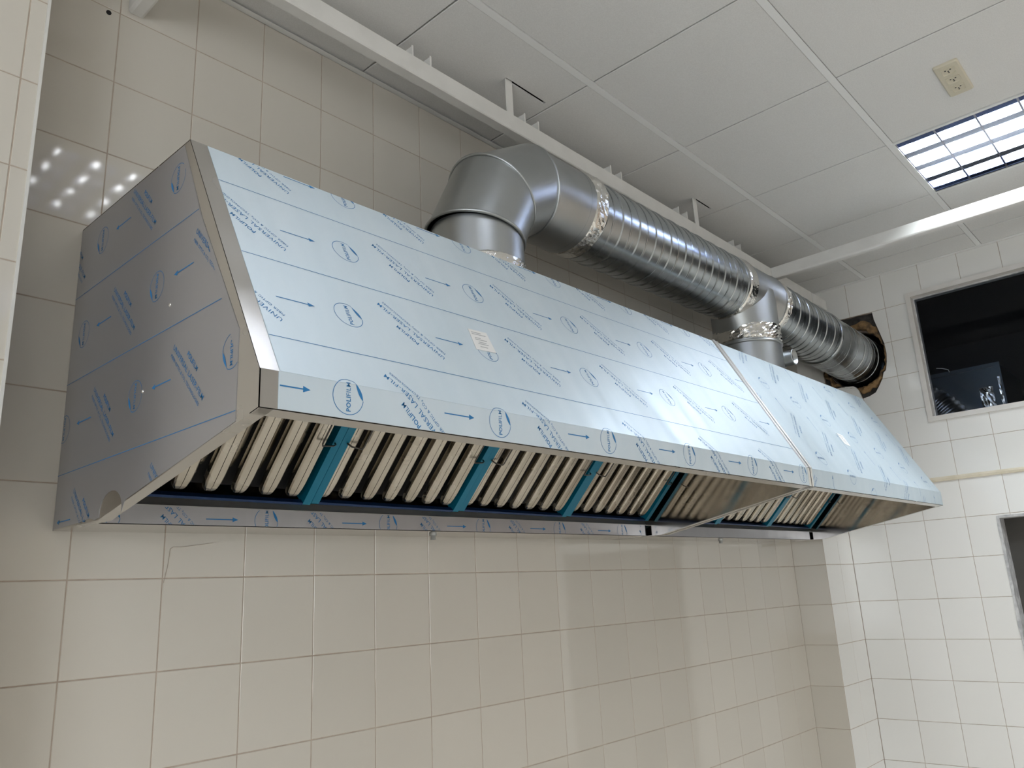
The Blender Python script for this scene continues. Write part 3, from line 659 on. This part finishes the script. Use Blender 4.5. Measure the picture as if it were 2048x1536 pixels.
# elbow
t = thing('duct_elbow', 'galvanised segmented duct elbow rising from the near hood', 'duct', T(XV1, YD, 2.4776))
RB = .30; XB, ZB = XV1 + RB, ZH1 - RB
def seg_ring(phi, r=.1425, n=64):          # ring in the mitre plane through the bend centre at angle phi
    ring = []; ap = Vector((math.sin(phi), 0, math.cos(phi)))
    return phi
def mitre(phi, ax0, axd, r, n=64):
    """points of the cylinder (centre ax0, dir axd, radius r) cut by the plane through the bend axis at angle phi"""
    pn = Vector((math.sin(phi), 0, math.cos(phi)))       # plane normal: tangent direction of the bend at phi
    bc = Vector((XB, YD, ZB)); axd = Vector(axd).normalized(); u = Vector((0, 1, 0)); v = axd.cross(u); out = []
    for j in range(n):
        p = Vector(ax0) + (u * math.cos(2 * PI * j / n) + v * math.sin(2 * PI * j / n)) * r
        out.append(p + axd * ((bc - p).dot(pn) / axd.dot(pn)))
    return out
RE = .1425
def bendpt(phi, rho): return Vector((XB - rho * math.cos(phi), YD, ZB + rho * math.sin(phi)))
seams = [math.radians(d) for d in (11, 43, 76)]
mids = [math.radians(d) for d in (0, 27, 59.5, 90)]
segs = []
for k in range(4):
    mp_ = mids[k]; d = Vector((math.sin(mp_), 0, math.cos(mp_)))
    if k in (0, 3): o_ = bendpt(mp_, RB)
    else:
        o_ = bendpt(mp_, RB * math.cos(math.radians(15.5)) if False else RB / math.cos(math.radians(15.5)))
        o_ = bendpt(mp_, RB)
    R = []
    lo_phi = seams[k - 1] if k else None; hi_phi = seams[k] if k < 3 else None
    if lo_phi is None:
        z0_ = 2.486; R.append([Vector((p.x, p.y, z0_)) for p in mitre(seams[0], o_, d, RE - .006)])
        R.append([p for p in mitre(hi_phi, o_, d, RE - .006)])
    elif hi_phi is None:
        R.append(mitre(lo_phi, o_, d, RE)); R.append([Vector((XB + .13, p.y, p.z)) for p in R[0]]); R[-1] = [Vector((XB + .13, YD + (p.y - YD) * (RD + .0028) / RE, ZH1 + (p.z - ZH1) * (RD + .0028) / RE)) for p in R[-1]]
    else:
        R.append(mitre(lo_phi, o_, d, RE)); R.append(mitre(hi_phi, o_, d, RE))
    e = MB(); e.rings(R, False, True); obj(('collar', 'gore', 'gore', 'outlet_sleeve')[k], e, 'galv', t)
for k, ph in enumerate(seams):
    d = Vector((math.sin(mids[k + 1]), 0, math.cos(mids[k + 1]))); r_ = mitre(ph, bendpt(mids[k + 1], RB), d, RE + .0005)
    e = MB(); e.tube(r_ + [r_[0], r_[1]], .0048, 8, False); obj('seam_bead', e, 'galv', t)
e = MB(); band(e, (XV1, YD, 2.484), (0, 0, 1), 0, .06, .1375, .004, seed=3); obj('foil_tape', e, 'foil', t)
# first spiral run
A1 = Vector((XB + .10, YD, ZH1)); B1 = Vector((XV2 - .13, YD, ZH2 + .006)); ax1 = (B1 - A1)
t = thing('spiral_duct', 'long galvanised spiral duct between the elbow and the tee', 'duct', (A1 + B1) / 2, 'spiral duct runs')
e = MB(); spiral(e, A1, ax1, ax1.length, RD, phase=1.0); obj('pipe', e, 'spiral', t)
e = MB(); band(e, A1 + ax1.normalized() * .022, ax1, 0, .075, RD + .004, .005, seed=11); obj('foil_tape', e, 'foil', t)
e = MB(); band(e, B1 - ax1.normalized() * .06, ax1, 0, .08, RD + .003, .005, seed=21); obj('foil_tape', e, 'foil', t)
# tee
t = thing('duct_tee', 'galvanised duct tee dropping onto the far hood', 'duct', T(XV2, YD, 2.4776))
e = MB(); e.lathe((XV2 - .165, YD, ZH2 + .004), (1, 0, 0), [(0, RD + .0015), (.315, RD + .0015), (.319, RD + .006), (.325, RD + .006), (.329, RD + .0015), (.35, RD + .0015)], 72, False); obj('barrel', e, 'galv', t)
RT_ = .144
def saddle(r, drop=0, n=72, sw=1.0):
    ring = []
    for j in range(n):
        a = 2 * PI * j / n; x, y = r * math.cos(a), r * math.sin(a); yy = min(abs(y), RD)
        ring.append(Vector((XV2 + x, YD + y, ZH2 + .004 - math.sqrt(max(0, (RD + .001) ** 2 - yy ** 2)) + drop)))
    return ring
top = saddle(RT_, .012); bot = [Vector((p.x, p.y, 2.4975)) for p in top]
e = MB(); e.rings([bot, top], False, True); obj('branch', e, 'galv', t)
# splayed saddle flange of the branch
e = MB(); fl_ = []
for j in range(72):
    a = 2 * PI * j / 72; x = (RT_ + .030 * abs(math.cos(a))) * math.cos(a); y = (RT_) * math.sin(a)
    yy = min(abs(y), RD - .0005); fl_.append(Vector((XV2 + x, YD + y, ZH2 + .004 - math.sqrt(max(0, (RD + .003) ** 2 - yy ** 2)))))
lowr = [Vector((p.x, p.y, ZH2 - .14 - .055)) for p in saddle(RT_ + .0006)]
e.rings([lowr, fl_], False, True); obj('saddle', e, 'galv', t)
e = MB(); band(e, (XV2, YD, 2.648), (0, 0, 1), 0, .078, RT_ + .002, .006, k=10, seed=31); obj('foil_tape', e, 'foil', t)
e = MB(); e.lathe((XV2, YD, 2.634), (0, 0, 1), [(0, RT_), (.003, RT_ + .006), (.009, RT_ + .006), (.012, RT_)], 72, False); obj('swage_ring', e, 'galv', t)
sd_ = Vector((.03, -1, .0)).normalized(); so_ = Vector((2.694, -.450, 2.575))
e = MB(); e.lathe(so_, sd_, [(0, .034), (.070, .034), (.072, .036), (.076, .036), (.076, .0315), (.02, .0315), (.02, .001)], 32, False); obj('spigot', e, 'galv', t)
e = MB(); e.lathe(so_ + sd_ * .056, sd_, [(0, .0312), (.001, .0312)], 28); obj('spigot_shade_disc', e, 'pdark', t)  # near-black disc painting the shade inside the open spigot
e = MB(); e.lathe(so_ + sd_ * .008, sd_, [(0, .047), (.012, .044), (.020, .0345)], 32, False); obj('spigot_collar', e, 'galv', t)
# second spiral run, into the broken hole
A2 = Vector((XV2 + .16, YD, ZH2 + .002)); B2 = Vector((XE + .25, DY - .001, DZ - .008)); ax2 = B2 - A2
t = thing('spiral_duct', 'short galvanised spiral duct entering the broken hole in the tiled end wall', 'duct', A2 + ax2 * .4, 'spiral duct runs')
e = MB(); spiral(e, A2, ax2, ax2.length, RD, phase=2.2); obj('pipe', e, 'spiral', t)
e = MB(); band(e, A2 + ax2.normalized() * .02, ax2, 0, .045, RD + .004, .005, seed=41); obj('foil_tape', e, 'foil', t)
e = MB(); an = ax2.normalized(); e.lathe(A2 + an * .66, an, [(0, RD + .001), (.004, RD + .007), (.018, RD + .007), (.022, RD + .003), (.3, RD + .002)], 64, False); obj('coupling', e, 'spiral', t)
# broken masonry and foam around the duct
t = thing('broken_wall_hole', 'ragged hole in the tiles packed with brown foam around the duct', 'wall hole', (XE, DY, DZ))
def polyray(a):
    d = (math.cos(a), math.sin(a)); best = .6
    for (ay, az), (by, bz) in zip(HOLE, HOLE[1:] + HOLE[:1]):
        ey, ez = by - ay, bz - az; det = d[0] * (-ez) + ey * d[1]
        if abs(det) < 1e-9: continue
        py, pz = ay - DY, az - DZ; tt = (py * (-ez) + ey * pz) / det; s = (d[0] * pz - d[1] * py) / det
        if tt > 0 and -1e-6 <= s <= 1 + 1e-6: best = min(best, tt)
    return best
R1, R2 = [], []
NS = 120; rings_c = [[] for _ in range(8)]; rings_f = [[] for _ in range(9)]
for j in range(NS):
    a = 2 * PI * j / NS; ro = polyray(a) + .012; ri = .171 + .006 * noise.noise((math.cos(a) * 4, math.sin(a) * 4, 0))
    for i in range(8):
        r = ri + (ro - ri) * i / 7; y, z = DY + r * math.cos(a), DZ + r * math.sin(a)
        y = min(y, YCOL - .001) if i < 8 else y
        x = XE + .018 + .012 * noise.noise((y * 18, z * 18, 1)) + (.05 if i == 0 else 0)
        rings_c[i].append((x, y, z))
    wdt = .035 + .06 * max(0, noise.noise((math.cos(a) * 2.2 + 5, math.sin(a) * 2.2, 4)) + .35)
    wdt *= .4 + 1.2 * max(0, noise.noise((math.cos(a) * 1.6 + 9, math.sin(a) * 1.6, 1)) + .3); wdt = min(max(.004, wdt), max(.004, polyray(a) - .18))
    for i in range(9):
        b = PI * i / 8; r = .182 + .012 * noise.noise((math.cos(a) * 7, math.sin(a) * 7, 2)) + wdt * (1 - math.cos(b)) / 2 - .01
        hh = .020 * math.sin(b) * (1 + .9 * noise.noise((math.cos(a) * 9, math.sin(a) * 9, i * .6)))
        rings_f[i].append((XE + .018 - hh, min(DY + r * math.cos(a), YCOL - .002), DZ + r * math.sin(a)))
e = MB(); e.rings(rings_c, False, False); obj('broken_cement', e, 'cement', t)
e = MB(); e.rings(rings_f, False, True); obj('foam', e, 'foam', t)

# things in the dark room behind the window
t = thing('plenum_box', 'dark sheet-metal box with foil tape behind the window glass', 'duct box', (4.75, -.75, 2.3))
e = MB(); e.box(4.62, 5.2, -.955, -.45, 2.3, 2.80); obj('box', e, 'dim_steel', t)
e = MB(); e.box(4.612, 4.622, -.962, -.93, 2.29, 2.808); e.box(4.612, 4.622, -.93, -.44, 2.785, 2.808); obj('flange', e, 'dim_steel', t)
e = MB(); n_ = 14
R = [[(4.611 - .010 * abs(noise.noise((i * .9, j * 1.3, 0))), -.905 + .07 * i / 7 + .006 * noise.noise((j * .8, i, 4)), 2.45 + .22 * j / n_) for i in range(8)] for j in range(n_ + 1)]
e.rings(R, False, False, False); obj('foil_tape', e, 'foil', t)
e = MB()
R = [[(4.609 - .008 * abs(noise.noise((i * 1.9, j * 1.7, 5))), -.952 + .014 * i / 2 + .003 * noise.noise((j * .9, i, 7)), 2.42 + .30 * j / 20) for i in range(3)] for j in range(21)]
e.rings(R, False, False, False); obj('foil_tape', e, 'foil', t)
e = MB(); e.tube([(4.60, -.70, 2.80 + .0), (4.58, -.70, 2.812), (4.57, -.67, 2.825), (4.57, -.64, 2.832)], .0025, 6); obj('loose_wire', e, 'white', t)
t = thing('flexible_duct', 'ribbed round duct curving down behind the window glass', 'duct', (4.5, -.6, 2.5))
e = MB(); pth = []; rad = []
for i in range(90):
    s = i / 89; a = s * PI * .5; pth.append((4.512, -.46 - .27 * math.sin(a), 2.66 - .32 * (1 - math.cos(a)) - .05 * s)); rad.append(.10 + .006 * math.cos(2 * PI * i / 5))
e.tube(pth, rad, 32); obj('hose', e, 'hose', t)
